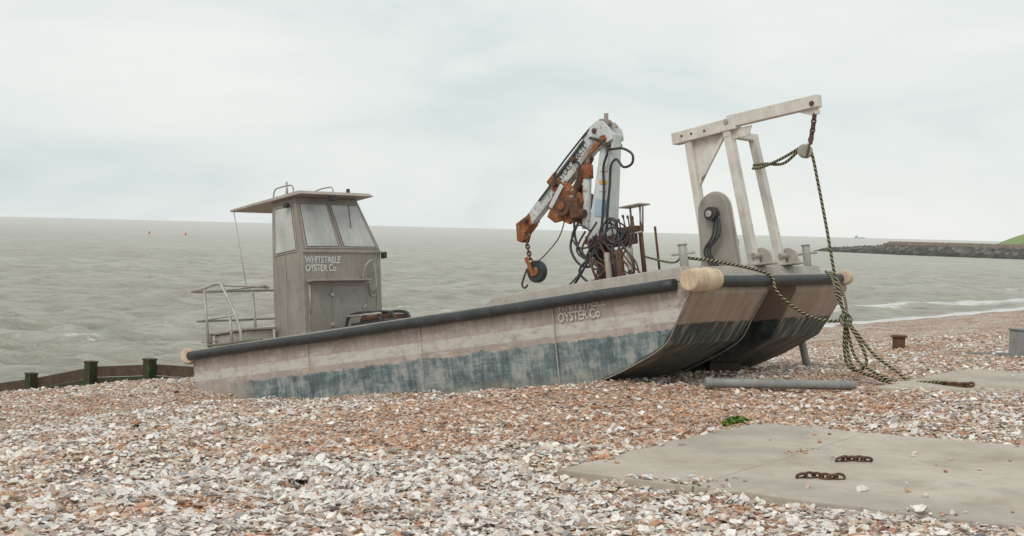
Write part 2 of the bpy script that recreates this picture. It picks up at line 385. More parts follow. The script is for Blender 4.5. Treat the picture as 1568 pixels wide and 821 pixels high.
def scatter(name,pts,rot,scl,idx,colr,coll):
    me=bpy.data.meshes.new(name); me.vertices.add(len(pts)); me.vertices.foreach_set('co',pts.astype(np.float32).ravel())
    for nm,arr in (('rot',rot),('scl',scl)):
        a=me.attributes.new(nm,'FLOAT_VECTOR','POINT'); a.data.foreach_set('vector',arr.astype(np.float32).ravel())
    a=me.attributes.new('idx','INT','POINT'); a.data.foreach_set('value',idx.astype(np.int32))
    a=me.attributes.new('pcol','FLOAT_COLOR','POINT'); a.data.foreach_set('color',np.concatenate([colr,np.ones((len(colr),1))],1).astype(np.float32).ravel())
    ob=link(bpy.data.objects.new(name,me))
    ng=bpy.data.node_groups.new(name,'GeometryNodeTree')
    ng.interface.new_socket(name='Geometry',in_out='INPUT',socket_type='NodeSocketGeometry')
    ng.interface.new_socket(name='Geometry',in_out='OUTPUT',socket_type='NodeSocketGeometry')
    N=ng.nodes; gi=N.new('NodeGroupInput');go=N.new('NodeGroupOutput');ip=N.new('GeometryNodeInstanceOnPoints');ci=N.new('GeometryNodeCollectionInfo')
    ci.inputs['Collection'].default_value=coll; ci.inputs['Separate Children'].default_value=True; ci.inputs['Reset Children'].default_value=True
    def at(n,t):
        x=N.new('GeometryNodeInputNamedAttribute'); x.data_type=t; x.inputs[0].default_value=n
        return [o for o in x.outputs if o.enabled and o.name=='Attribute'][0]
    L=ng.links.new; L(gi.outputs[0],ip.inputs['Points']); L(ci.outputs[0],ip.inputs['Instance']); ip.inputs['Pick Instance'].default_value=True
    L(at('idx','INT'),ip.inputs['Instance Index']); L(at('rot','FLOAT_VECTOR'),ip.inputs['Rotation']); L(at('scl','FLOAT_VECTOR'),ip.inputs['Scale'])
    L(ip.outputs[0],go.inputs[0])
    m=ob.modifiers.new('scatter','NODES'); m.node_group=ng
    return ob
def samples(n,y0,y1,pw):
    Y=(y0**(1-pw)+(y1**(1-pw)-y0**(1-pw))*rng.random(n))**(1/(1-pw)); X=(rng.random(n)*2-1)*(Y*.40+1.0)
    return X,Y
PB=np.array([(.20,.10,.065),(.44,.21,.115),(.56,.31,.175),(.58,.38,.255),(.44,.34,.275),(.64,.49,.37),(.70,.60,.51),(.33,.28,.25),(.52,.26,.145),(.56,.42,.325)])
def finish(X,Y,keepslab):
    s=NX*X+NY*Y; ok=(s<26)
    for P in (SL1,SL2,SL3):
        i=inpoly(X,Y,P); pr=keepslab+.55*np.exp(-edged(X,Y,P)/.035)*(keepslab>0)*(sn(X,Y,31,.9)>.2); ok&=~(i&(rng.random(len(X))>pr))
    X,Y=X[ok],Y[ok]; Z=gz(X,Y)
    for P,z in ((SL1,2.426),(SL2,2.430),(SL3,2.375)):
        Z=np.where(inpoly(X,Y,P),z+.004,Z)
    return X,Y,Z
n=200000
X,Y=samples(n,6.2,32,1.35); X,Y,Z=finish(X,Y,.002); n=len(X); sh=shellf(X,Y)
size=.0085+.0125*rng.random(n)**1.6; size*=np.where(rng.random(n)<.05,1.8,1)
ci=rng.integers(0,len(PB),n); c=PB[ci]*rng.uniform(.75,1.15,(n,1)); pale=rng.random(n)<sh*.5; c[pale]=np.array([.72,.65,.585])*rng.uniform(.8,1.12,(pale.sum(),1))
rot=np.stack([rng.normal(0,.3,n),rng.normal(0,.3,n),rng.uniform(0,6.28,n)],1)
scatter('shingle_pebbles',np.stack([X,Y,Z+size*.2],1),rot,np.stack([size*rng.uniform(.9,1.5,n),size,size],1),rng.integers(0,5,n),np.clip(c,0,.9),protos('pebble_shapes',5,'p',pebmat()))
n=125000
X,Y=samples(n,6.2,30,1.3); keep=rng.random(n)<np.clip(shellf(X,Y)**1.9*1.25+.02,0,1); X,Y=X[keep],Y[keep]; X,Y,Z=finish(X,Y,.002); n=len(X)
size=.013+.027*rng.random(n)**1.8
c=np.array([.82,.78,.735])*rng.uniform(.66,1.07,(n,1))+rng.uniform(-.02,.02,(n,3)); b=rng.random(n)<.2; c[b]=np.array([.52,.40,.32])*rng.uniform(.7,1.2,(b.sum(),1)); b=rng.random(n)<.05; c[b]=np.array([.30,.30,.31])
rot=np.stack([rng.normal(0,.38,n)+(rng.random(n)<.4)*math.pi,rng.normal(0,.38,n),rng.uniform(0,6.28,n)],1)
scatter('oyster_shells',np.stack([X,Y,Z+.012+size*.2],1),rot,np.stack([size,size,size],1),rng.integers(0,6,n),np.clip(c,0,.92),protos('shell_shapes',6,'s',shellmat()))

# ------------------------------------------------------------------ sea
def seamat():
    g=G('sea_water'); p=g.geo()
    foam=g.n('ShaderNodeAttribute',attribute_name='foam').outputs['Fac']
    hgt=g.n('ShaderNodeAttribute',attribute_name='hgt').outputs['Fac']
    rp=g.map(p,(1,1,1),(0,0,-.12)); px,py,pz_=g.sep(p)
    big=g.noise(g.map(rp,(.012,.05,1)),1,5,.6); med=g.noise(g.map(rp,(.45,1.1,1)),1,7,.72); fine=g.noise(g.map(rp,(2.2,4.5,1)),1,5,.7); wide=g.noise(g.map(rp,(.07,.22,1)),1,7,.72)
    col=g.mix(g.ramp(big,[(.35,0),(.65,1)]),(.455,.425,.355),(.55,.53,.465))
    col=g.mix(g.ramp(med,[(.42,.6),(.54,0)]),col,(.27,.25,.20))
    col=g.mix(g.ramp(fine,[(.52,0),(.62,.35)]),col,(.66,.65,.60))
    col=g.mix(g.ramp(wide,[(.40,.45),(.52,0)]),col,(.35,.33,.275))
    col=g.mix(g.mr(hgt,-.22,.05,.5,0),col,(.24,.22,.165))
    # distance haze painted into the water colour, paler towards the horizon
    haze=g.mr(py,60,700,0,.45); col=g.mix(haze,col,(.58,.59,.56))
    f=g.math('ADD',foam,g.math('MULTIPLY',g.math('SUBTRACT',g.noise(g.map(rp,(2.2,4,1)),1,8,.8),.5),2.2))
    fm=g.ramp(f,[(.5,0),(.78,1)])
    wc=g.math('MULTIPLY',g.ramp(g.noise(g.map(rp,(.4,1.3,1)),1,9,.82),[(.66,0),(.70,.8)]),g.ramp(wide,[(.48,0),(.58,1)]))
    fm=g.math('MAXIMUM',fm,wc)
    col=g.mix(fm,col,(.86,.85,.82))
    g.bump(g.math('ADD',g.math('MULTIPLY',med,2.2),fine),1.0,.24)
    return g.fin(col,.40,0,.25)
nr,nc=1300,460
yy=22*np.exp(np.linspace(0,math.log(20000/22),nr)); uu=np.linspace(-.95,.95,nc)
Yg,Ug=np.meshgrid(yy,uu,indexing='ij'); Xg=Ug*(Yg+4)
step=np.gradient(yy)[:,None]*np.ones((1,nc)); Z=np.zeros_like(Xg)
r=np.random.default_rng(3)
for i in range(70):
    lam=.7*(7/.7)**(i/69)*r.uniform(.9,1.1); an=math.atan2(.9,-.35)+r.normal(0,.7)
    k=2*math.pi/lam; ph=(Xg*math.cos(an)+Yg*math.sin(an))*k+r.uniform(0,6.28)
    fade=np.clip((lam/step-3)/4,0,1); Z+=fade*lam**.75*.0095*(np.sin(ph)+.4*np.sin(2*ph+1.2))
S=NX*Xg+NY*Yg; shore=np.clip((S-27)/8,.15,1); Z*=shore
foam=np.clip((Z-.17)*3.0,0,.5)*np.clip(1-(Yg-90)/160,0,1)
surf=.95*np.exp(-((S-28.2)/1.3)**2)+.9*np.exp(-((S-33+1.2*sn(Xg,Yg,8,25))/1.1)**2)*np.clip((Xg-2)/8+.35,0,1)+.66*np.exp(-((S-39+1.5*sn(Xg,Yg,9,18))/1.0)**2)*np.clip(.4+.6*sn(Xg,Yg,12,9),0,1)+.5*np.exp(-((S-47+2*sn(Xg,Yg,19,18))/1.2)**2)*np.clip(.1+.6*sn(Xg,Yg,22,8),0,1)
hg=Z.copy(); Z+=.16*np.exp(-((S-33+1.2*sn(Xg,Yg,8,25))/.9)**2)
foam=np.clip(foam+surf,0,1)
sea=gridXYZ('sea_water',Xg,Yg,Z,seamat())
a=sea.data.attributes.new('foam','FLOAT','POINT'); a.data.foreach_set('value',foam.ravel().astype(np.float32))
a=sea.data.attributes.new('hgt','FLOAT','POINT'); a.data.foreach_set('value',hg.ravel().astype(np.float32))

# ------------------------------------------------------------------ boat frame
th=math.radians(42.2); pt=math.radians(9.4)
F=Vector((math.cos(th)*math.cos(pt),-math.sin(th)*math.cos(pt),math.sin(pt))); B=Vector((math.sin(th),math.cos(th),0)); U=F.cross(B)
O=Vector((1.93,16,3.47))
MW=Matrix(((F.x,B.x,U.x,O.x),(F.y,B.y,U.y,O.y),(F.z,B.z,U.z,O.z),(0,0,0,1)))
boat=empty('workboat',MW)
def sponson(name,yo,yi,flip):
    st=[(.05,-.15,0),(-.2,-.45,.02),(-.42,-.69,.04),(-.95,-.89,.06),(-1.5,-1.04,.07),(-5.5,-1.05,.07),(-9.4,-.98,.07)]
    v=[];sg=1 if yi>yo else -1
    for x,zb,t in st: v+= [(x,yo,0),(x,yi,0),(x,yi-sg*t*1.6,zb),(x,yo+sg*t,zb)]
    f=[];fm=[]
    for i in range(len(st)-1):
        a=i*4;b=a+4
        f+=[(a,b,b+1,a+1),(a+1,b+1,b+2,a+2),(a+2,b+2,b+3,a+3),(a+3,b+3,b,a)]; fm+=[0,1,1,0]
    f+=[(0,1,2,3),(len(v)-4,len(v)-1,len(v)-2,len(v)-3)]; fm+=[1,0]
    return mesh(name,v,f,None,boat,mats=[M['hull'],M['bow']],fm=fm,bevel=.012)
sponson('hull_near_sponson',0,1.6,0); sponson('hull_far_sponson',3.5,2.25,0)
hexa('hull_tunnel_roof',[(-9.38,1.59,-.5),(-1.6,1.59,-.5),(-1.6,2.26,-.5),(-9.38,2.26,-.5),(-9.38,1.59,-.004),(.04,1.59,-.004),(.04,2.26,-.004),(-9.38,2.26,-.004)],M['bow'],boat)
for nm,yv in (('near',.02),('mid',1.56)): sweep('bow_edge_strip_'+nm,[(.055,yv,-.16),(-.2,yv+.01,-.46),(-.42,yv+.02,-.70),(-.95,yv+.03,-.90),(-1.5,yv+.04,-1.05)],.010,M['cabin'],boat,6)
box('gunwale_plate_near',(-9.4,.02),(0.0,.11),(.003,.055),M['alu'],boat); box('gunwale_plate_far',(-9.4,.02),(3.39,3.5),(.003,.055),M['alu'],boat)
box('gunwale_plate_bow',(-.10,.045),(.112,3.388),(.003,.06),M['alu'],boat)
box('gunwale_plate_stern',(-9.42,-9.32),(.112,3.388),(.003,.055),M['alu'],boat)
sweep('fender_near',[(-9.35,-.06,-.03),(-8,-.068,-.028),(-6,-.062,-.038),(-4.5,-.066,-.03),(-3,-.06,-.034),(-1.6,-.066,-.027),(-.1,-.06,-.03)],lambda t:.068+.003*math.sin(t*60),M['black'],boat,14)
for i,x in enumerate((-1.4,-2.9,-4.4,-5.9,-7.4,-8.8)): box('fender_clamp_%d'%i,(x,x+.03),(-.137,.0),(-.05,-.01),M['dark'],boat,.004)
sweep('fender_far',[(-9.35,3.56,-.03),(-.2,3.56,-.03)],.068,M['black'],boat,14)
sweep('fender_bow',[(.10,.3,-.02),(.105,1.5,-.03),(.10,3.25,-.02)],.066,M['black'],boat,14)
box('side_seam',(-1.98,-1.965),(-.012,.0),(-1.0,-.1),M['alu'],boat,.002)
for i,x in enumerate((-4.3,-6.6)): box('side_seam_%d'%i,(x,x+.012),(-.008,.0),(-1.0,-.1),M['hull'],boat,.002)
def lump(name,p0,p1,r):
    P0=Vector(p0);P1=Vector(p1)
    ob=sweep(name,[P0+(P1-P0)*t for t in (0,.04,.2,.4,.6,.8,.93,1)],lambda t:r*(.70+.33*math.sin(t*math.pi)**.5+.05*math.sin(t*23)),M['foam'],boat,20,True,4)
    return ob
lump('corner_fender_near_bow',(.16,-.16,-.01),(.13,.42,.0),.13)
cyl('corner_fender_core',(.13,.40,0),(.13,.445,0),.06,M['rustdark'],boat)
lump('corner_fender_far_bow',(.12,3.34,-.0),(.02,3.58,-.0),.09)
lump('corner_fender_stern',(-9.36,-.10,-.03),(-9.58,.12,-.03),.12)
hexa('foredeck_coaming',[(-3.55,.2,.004),(-.14,.2,.004),(-.14,3.3,.004),(-3.55,3.3,.004),(-3.1,.22,.17),(-.2,.22,.19),(-.2,3.28,.19),(-3.1,3.28,.17)],M['alu'],boat,.015)
box('deck_grating',(-6.4,-3.7),(.3,3.2),(.004,.03),M['rustdark'],boat,.004)
def bollard(name,x,y,z0,h=.28,r=.055):
    cyl(name,(x,y,z0),(x,y,z0+h),r,M['steel'],boat); cyl(name+'_cap',(x,y,z0+h),(x,y,z0+h+.02),r*1.18,M['steel'],boat)
    rod(name+'_pin',(x-.12,y-.06,z0+h*.62),(x+.12,y+.06,z0+h*.62),.015,M['steel'],boat)
bollard('bow_bollard_near',-.28,.42,.19,.25,.05); bollard('bow_bollard_far',-.25,3.1,.19,.26,.05); bollard('stern_bollard',-9.2,.22,.0,.27,.045); bollard('stern_bollard_far',-9.15,3.2,.0,.27,.045)

# ------------------------------------------------------------------ cabin
before=set(bpy.data.objects)
fx=-7.72; sx_=-7.90; ax=-8.46
y0,y1=.9,2.5; zs=1.40; zt=2.23; TN=.32
def quadpanel(name,a,b,c,d,mat,out,t=.02,bevel=.004):
    a,b,c,d=[Vector(q) for q in (a,b,c,d)]; n=(b-a).cross(d-a).normalized(); 
    if n.dot(Vector(out))<0: n=-n
    v=[a,b,c,d]+[q+n*t for q in (a,b,c,d)]
    return mesh(name,v,BF,mat,boat,bevel=bevel)
v=[(fx,y0,-.02),(fx,y1,-.02),(ax,y1,-.02),(ax,y0,-.02),(fx,y0,zs),(fx,y1,zs),(ax,y1,zs),(ax,y0,zs),(sx_,y0+.02,zt),(sx_,y1-TN,zt),(ax,y1-TN+.04,zt),(ax,y0+.02,zt)]
mesh('cabin_body',v,[(0,1,2,3),(0,4,5,1),(1,5,6,2),(2,6,7,3),(3,7,4,0),(4,8,9,5),(5,9,10,6),(6,10,11,7),(7,11,8,4),(8,11,10,9)],M['cabin'],boat,bevel=.012)
def onfront(y,t):
    x=fx+(sx_-fx)*t; ya=y0+.02*t; yb=y1-TN*t; return Vector((x,ya+(yb-ya)*y,zs+(zt-zs)*t))
def fpane(nm,u0,u1,t0,t1,mat,t,in_=0):
    quadpanel(nm,onfront(u0,t0),onfront(u1,t0),onfront(u1,t1),onfront(u0,t1),mat,(1,0,.2),t)
for i,(u0,u1) in enumerate(((.05,.46),(.52,.95))):
    fpane('windscreen_frame_%d'%i,u0-.02,u1+.02,.02,.90,M['cabintrim'],.012); fpane('windscreen_gasket_%d'%i,u0,u1,.045,.875,M['dark'],.015); fpane('windscreen_%d'%i,u0+.008,u1-.008,.055,.865,M['glass'],.018)
a=onfront(.80,.865)+Vector((.035,0,0)); b=onfront(.70,.42)+Vector((.03,0,0)); rod('wiper',a,b,.005,M['dark'],boat,6)
def sidepane(nm,xa,xb,z0,z1,mat,t):
    q=lambda x,z: Vector((x,y0+.02*(z-zs)/(zt-zs),z)); k0=(z0-zs)/(zt-zs);k1=(z1-zs)/(zt-zs)
    quadpanel(nm,q(xa,z0),q(xb,z0),q(xb-.14*k1,z1),q(xa,z1),mat,(0,-1,0),t)
sidepane('side_window_frame',-8.39,-7.83,1.38,2.13,M['cabintrim'],.012); sidepane('side_window_gasket',-8.365,-7.855,1.405,2.105,M['dark'],.015); sidepane('side_window',-8.355,-7.865,1.415,2.095,M['glass'],.018)
box('cabin_waist_strip',(fx,fx+.02),(y0-.01,y1+.01),(zs-.05,zs-.015),M['cabintrim'],boat)
hexa('cabin_roof',[(-7.60,y0-.10,zt+.0),(-7.60,y1-.20,zt+.0),(-9.35,y1-.15,zt-.02),(-9.35,y0-.13,zt-.02),(-7.68,y0-.08,zt+.06),(-7.68,y1-.24,zt+.06),(-9.35,y1-.18,zt+.02),(-9.35,y0-.11,zt+.02)],M['cabintrim'],boat,.01)
rod('canopy_wire',(-9.3,y0-.08,zt-.02),(-9.0,y0-.1,.95),.006,M['steel'],boat)
for i,yv in enumerate((y0+.05,y0+.85)):
    sweep('roof_hoop_%d'%i,[(-7.95,yv,zt+.05),(-7.97,yv,zt+.16),(-8.05,yv,zt+.20),(-8.35,yv,zt+.20),(-8.43,yv,zt+.15),(-8.45,yv,zt+.05)],.012,M['steel'],boat,8)
cyl('nav_light',(-7.75,y1-.62,zt+.05),(-7.75,y1-.62,zt+.13),.03,M['black'],boat); box('work_lamp',(-7.62,-7.54),(y0+.46,y0+.56),(zt-.10,zt-.01),M['black'],boat,.01)
cyl('side_lamp',(-8.0,y0-.10,zt-.12),(-8.0,y0-.03,zt-.12),.04,M['black'],boat)
rod('aerial_bracket',(-8.3,y0+.2,zt+.05),(-8.3,y0+.2,zt+.3),.02,M['steel'],boat)
text('cabin_lettering','WHITSTABLE\nOYSTER Co',.150,(fx+.004,y0+.04,1.19),(0,1,0),(0,0,1),M['textw'],boat,.002,.80,.002)
box('cabin_shelf',(fx,fx+.16),(y0+.06,y1-.35),(.90,.93),M['cabintrim'],boat)
sweep('cabin_grab_rail',[(fx+.02,y1-.42,.95),(fx+.1,y1-.40,1.15),(fx+.1,y1-.25,1.2),(fx+.1,y1-.2,.8),(fx+.02,y1-.2,.72)],.014,M['steel'],boat,8)
sweep('cabin_conduit',[(fx+.015,y1-.28,.9),(fx+.02,y1-.25,.7),(fx+.05,y1-.18,.66)],.012,M['steel'],boat,8)
for i,yv in enumerate((y0+.08,y1-.12)): box('cabin_panel_seam_%d'%i,(fx,fx+.012),(yv,yv+.018),(0,.88),M['cabintrim'],boat,.003)
box('cabin_hatch',(fx,fx+.012),(y0+.55,y0+1.25),(.12,.84),M['cabin'],boat,.01)
for i,z_ in enumerate((.22,.68)): box('hatch_hinge_%d'%i,(fx,fx+.03),(y0+.51,y0+.58),(z_,z_+.05),M['steel'],boat,.004)
rod('hatch_latch',(fx+.04,y0+1.16,.46),(fx+.04,y0+1.22,.54),.012,M['steel'],boat)
box('cabin_side_seam',(-8.15,-8.13),(y0-.01,y0),(0,1.36),M['cabintrim'],boat,.002)
rod('front_rail',(fx+.02,y0+.1,.42),(fx+.02,y0+.1,.85),.012,M['steel'],boat)
box('cabin_side_lamp_box',(fx,fx+.09),(y1+.0,y1+.06),(1.26,1.36),M['black'],boat)
shear=Matrix.Identity(4); shear[0][2]=.082
for ob in set(bpy.data.objects)-before:
    if ob.type=='MESH': ob.data.transform(shear)
box('engine_hatch',(-7.35,-6.6),(1.5,2.5),(.0,.22),M['dark'],boat,.03); 
for i in range(3): sweep('engine_pipe_%d'%i,[(-7.4,1.45+.3*i,.15),(-7.3,1.45+.3*i,.32),(-7,1.45+.3*i,.35),(-6.65,1.45+.3*i,.30),(-6.6,1.45+.3*i,.12)],.024,M['black'],boat,10)
box('engine_cover_top',(-7.2,-6.75),(1.6,2.2),(.222,.30),M['rustdark'],boat,.02); rod('engine_rail',(-7.4,1.42,.33),(-6.55,1.42,.30),.015,M['steel'],boat)
box('stern_locker',(-9.15,-8.35),(.28,.80),(0,.25),M['alu'],boat,.012); box('stern_locker_lid',(-9.2,-8.3),(.24,.84),(.253,.29),M['cabin'],boat,.01)
rl=lambda nm,pts,r=.022: sweep(nm,pts,r,M['steel'],boat,10,False)
rl('rail_post_1',[(-9.1,.12,0),(-9.1,.12,.95)]); rl('rail_post_2',[(-8.5,.12,0),(-8.5,.12,.55)]); rl('rail_post_3',[(-9.3,1.2,0),(-9.3,1.2,.95)]); rl('rail_post_4',[(-9.3,3.3,0),(-9.3,3.3,.95)])
sweep('rail_top',[(-9.3,3.3,.95),(-9.34,1.2,.97),(-9.38,.14,.97),(-9.1,.12,.99),(-8.75,.12,1.02),(-8.62,.12,.93),(-8.3,.12,.35),(-8.28,.12,0)],.024,M['steel'],boat,10,True,5)
rl('rail_mid',[(-9.3,3.3,.5),(-9.34,.12,.5),(-8.38,.12,.5)],.018); rl('rail_brace',[(-9.1,.12,.93),(-8.3,.7,.93)],.018); rl('rail_brace2',[(-8.72,.12,1.0),(-8.3,.75,.9)],.018)
rl('outboard_bracket',[(-9.35,.9,.0),(-9.35,.9,.5)],.03)

# ------------------------------------------------------------------ bow gantry
gy=1.9; W=M['white']
beam('gantry_leg_front_near',(-.28,gy,.19),(-.45,gy,1.93),.11,.11,W,boat); beam('gantry_leg_front_far',(-.28,gy+.62,.19),(-.45,gy+.55,1.90),.10,.10,W,boat)
beam('gantry_leg_aft_near',(-.94,gy,.19),(-1.04,gy,1.90),.10,.10,W,boat)
beam('gantry_cross_front',(-.45,gy-.06,1.88),(-.45,gy+.62,1.86),.09,.09,W,boat,(1,0,0))
beam('gantry_jib_inner',(-1.26,gy,1.96),(-.30,gy,1.985),.15,.15,W,boat); beam('gantry_jib_outer',(-.42,gy,2.02),(.86,gy,2.025),.12,.15,W,boat)
plate('jib_lug',[(-.55,1.92),(-.1,1.92),(-.16,1.8),(-.5,1.8)],'y',gy-.01,.02,W,boat); plate('jib_tip_plate',[(.50,1.97),(.84,1.97),(.84,1.87),(.74,1.87)],'y',gy-.02,.04,W,boat)
plate('gantry_gusset',[(-1.0,1.9),(-.5,1.9),(-.96,1.3)],'y',gy+.02,.015,M['white'],boat)
beam('gantry_diagonal',(-.52,gy+.01,1.88),(-.98,gy+.01,1.32),.04,.05,W,boat); rod('gusset_handle',(-.9,gy-.02,1.38),(-.78,gy-.06,1.46),.014,M['steel'],boat)
cyl('jib_joint_pin',(-.42,gy-.09,2.02),(-.42,gy+.09,2.02),.035,M['steel'],boat); cyl('jib_end_bolt',(.79,gy-.08,2.0),(.79,gy+.08,2.0),.03,M['rustdark'],boat)
for i,x in enumerate((-1.1,-.95,-.75)): cyl('jib_bolt_%d'%i,(x,gy-.085,1.97),(x,gy-.075,1.97),.016,M['rustdark'],boat,10)
for nm,yv,xv in (('a',gy,-.28),('b',gy+.62,-.28)):
    plate('foot_lug_'+nm,[(xv-.16,.19),(xv+.22,.19),(xv+.18,.36),(xv+.08,.42),(xv-.1,.40)],'y',yv+.07,.03,M['alu'],boat); cyl('foot_pin_'+nm,(xv+.05,yv-.09,.32),(xv+.05,yv+.12,.32),.035,M['steel'],boat)
    box('foot_base_'+nm,(xv-.2,xv+.25),(yv-.12,yv+.14),(.192,.215),M['alu'],boat)
pts=[(-.75,.19),(-.22,.19)]+[(-.485+.22*math.cos(t),.90+.22*math.sin(t)) for t in np.linspace(0.05,math.pi-.05,14)]
plate('winch_plate',pts,'y',1.42,.05,M['cabin'],boat,.01)
pts=[(-.77,.19),(-.20,.19)]+[(-.485+.24*math.cos(t),.90+.24*math.sin(t)) for t in np.linspace(0.05,math.pi-.05,14)]
plate('winch_plate_rim',pts,'y',1.475,.02,M['alu'],boat,.004)
cyl('winch_hub',(-.47,1.32,.86),(-.47,1.42,.86),.085,M['black'],boat); cyl('winch_hub_cap',(-.47,1.29,.86),(-.47,1.32,.86),.04,M['steel'],boat)
cyl('winch_drum',(-.48,1.50,.50),(-.48,1.72,.50),.13,M['cabin'],boat)
for i in range(3): sweep('winch_hose_%d'%i,[(-.45+.03*i,1.38,.83),(-.47+.05*i,1.34,.6),(-.60+.04*i,1.32,.42),(-.55+.05*i,1.36,.22)],.014,M['black'],boat,8)
def L2W(p): return MW@Vector(p)
tip=L2W((.79,gy,1.93)); 

# ------------------------------------------------------------------ crane
crane=empty('hydraulic_deck_crane',MW)
cy=1.75
def C(a,z,y=0): return (-a,cy+y,z)
cyl('crane_base',C(2.45,.17),C(2.45,.30),.26,M['dark'],crane); cyl('crane_pedestal',C(2.45,.30),C(2.47,.80),.13,M['rustdark'],crane)
cyl('crane_slew_ring',C(2.46,.72),C(2.48,.86),.19,M['rustdark'],crane)
beam('crane_mast',C(2.49,.82),C(2.14,2.20),.22,.36,M['cranew'],crane,w1=.18,h1=.20,bevel=.02)
beam('crane_mast_head',C(2.17,2.10),C(2.36,2.30),.20,.18,M['crane'],crane,bevel=.02)
HC=[(-2.05,2.10),(-2.07,2.24),(-2.17,2.36),(-2.28,2.39),(-2.40,2.33),(-2.46,2.22),(-2.28,2.02)]
plate('crane_head_cheek',HC,'y',cy-.13,.02,M['crane'],crane); plate('crane_head_cheek2',HC,'y',cy+.11,.02,M['crane'],crane)
cyl('crane_head_bracket',C(2.24,2.37,-.1),C(2.24,2.37,.1),.04,M['cabintrim'],crane); beam('crane_head_clevis',C(2.18,2.32,-.06),C(2.16,2.47,-.06),.03,.06,M['cabintrim'],crane)
beam('crane_boom',C(2.30,2.27),C(3.16,1.65),.15,.24,M['crane'],crane,h1=.22,bevel=.015); beam('crane_boom_extension',C(3.08,1.72),C(3.80,1.20),.12,.19,M['crane'],crane,h1=.15,bevel=.012)
beam('crane_boom_collar',C(3.05,1.74),C(3.20,1.63),.19,.27,M['rust'],crane); beam('crane_boom_collar2',C(2.44,2.18),C(2.52,2.12),.18,.27,M['cranew'],crane)
beam('crane_boom_rib',C(2.55,2.17,-.09),C(3.45,1.50,-.09),.02,.03,M['dark'],crane)
beam('crane_lift_link',C(2.36,2.08,-.15),C(2.58,1.90,-.15),.03,.07,M['cabintrim'],crane); beam('crane_lift_link2',C(2.15,2.15,-.15),C(2.45,1.98,-.15),.03,.07,M['rust'],crane)
for i,(a,z) in enumerate(((2.33,2.26),(2.75,1.95),(3.12,1.68),(3.7,1.27),(2.22,2.14),(2.14,2.04))): cyl('crane_pin_%d'%i,C(a,z,-.15),C(a,z,.15),.035,M['rustdark'],crane)
cyl('crane_ram_upper',C(2.52,1.95,-.02),C(2.98,1.40,-.02),.05,M['rust'],crane); rod('crane_ram_rod',C(2.98,1.40,-.02),C(3.15,1.24,-.02),.028,M['steel'],crane)
cyl('crane_ram_main',C(2.66,1.0,-.1),C(2.54,1.76,-.1),.058,M['crane'],crane); cyl('crane_ram_gland',C(2.545,1.66,-.1),C(2.53,1.84,-.1),.075,M['rust'],crane); rod('crane_ram_main_rod',C(2.53,1.82,-.1),C(2.50,2.04,-.1),.03,M['steel'],crane)
KP=[(-2.72,1.62),(-2.80,1.72),(-2.88,1.78),(-2.96,1.66),(-3.10,1.60),(-3.20,1.52),(-3.18,1.42),(-3.24,1.34),(-3.12,1.24),(-3.0,1.25),(-2.86,1.18),(-2.74,1.26),(-2.70,1.36),(-2.60,1.44),(-2.62,1.55)]
KP=[(x,z-.09) for x,z in KP]
plate('crane_knuckle_plate',KP,'y',cy-.20,.05,M['rust'],crane,.01)
plate('crane_knuckle_plate2',KP,'y',cy+.05,.05,M['rust'],crane,.01)
cyl('crane_winch_drum',C(2.92,1.34,-.24),C(2.92,1.34,.1),.12,M['rust'],crane); cyl('crane_winch_flange',C(2.90,1.34,-.27),C(2.90,1.34,-.24),.13,M['rustdark'],crane)
box('crane_winch_motor',(-2.80,-2.64),(cy-.26,cy-.05),(1.15,1.42),M['rustdark'],crane,.02); cyl('crane_winch_motor_cap',C(2.74,1.23,-.2),C(2.58,1.19,-.2),.06,M['rustdark'],crane)
cyl('crane_winch_boss',C(2.90,1.34,-.30),C(2.90,1.34,-.27),.05,M['rust'],crane)
beam('crane_knuckle_strap',C(2.9,1.63,-.22),C(3.14,1.36,-.22),.02,.07,M['cranew'],crane); beam('crane_knuckle_arm',C(3.12,1.55,-.12),C(3.18,1.24,-.12),.03,.08,M['rustdark'],crane)
plate('crane_tip_plate',[(-3.66,1.36),(-3.92,1.26),(-3.93,1.02),(-3.84,.98),(-3.78,1.1),(-3.64,1.2)],'y',cy-.08,.16,M['rust'],crane,.01)
chain('crane_chain',[C(3.82,1.0),C(3.78,.70)],.075,.011,M['rustdark'],crane)
cyl('crane_sheave_outer',C(3.68,.56,-.05),C(3.68,.56,.05),.155,M['black'],crane,32,bevel=.02); cyl('crane_sheave_hub',C(3.68,.56,-.07),C(3.68,.56,.07),.06,M['rust'],crane)
plate('crane_sheave_strap',[(-3.66,.5),(-3.72,.5),(-3.82,.76),(-3.76,.78)],'y',cy-.09,.02,M['rust'],crane)
sweep('crane_hook',[C(3.86,.62),C(3.95,.48),C(3.98,.40),C(3.93,.36),C(3.88,.40)],.014,M['rustdark'],crane,8)
sweep('crane_pendant_wire',[C(3.0,1.20,-.1),C(3.15,.95,-.1),C(3.45,.74,-.1),C(3.74,.66)],.008,M['black'],crane,6)
def hose(nm,pts,r=.017,m='black'): return sweep(nm,pts,r,M[m],crane,8)
hose('hose_loop',[C(2.16,1.98,-.12),C(2.02,1.96,-.15),C(1.88,1.94,-.15),C(1.74,1.84,-.15),C(1.76,1.72,-.15),C(1.90,1.70,-.15),C(2.0,1.82,-.15),C(2.12,1.75,-.13),C(2.18,1.5,-.12),C(2.25,1.2,-.13),C(2.3,.95,-.12)])
hose('hose_mast_1',[C(2.40,2.18,-.15),C(2.22,2.1,-.17),C(2.12,1.95,-.17),C(2.22,1.75,-.16),C(2.26,1.4,-.16),C(2.36,.9,-.18),C(2.5,.6,-.2)])
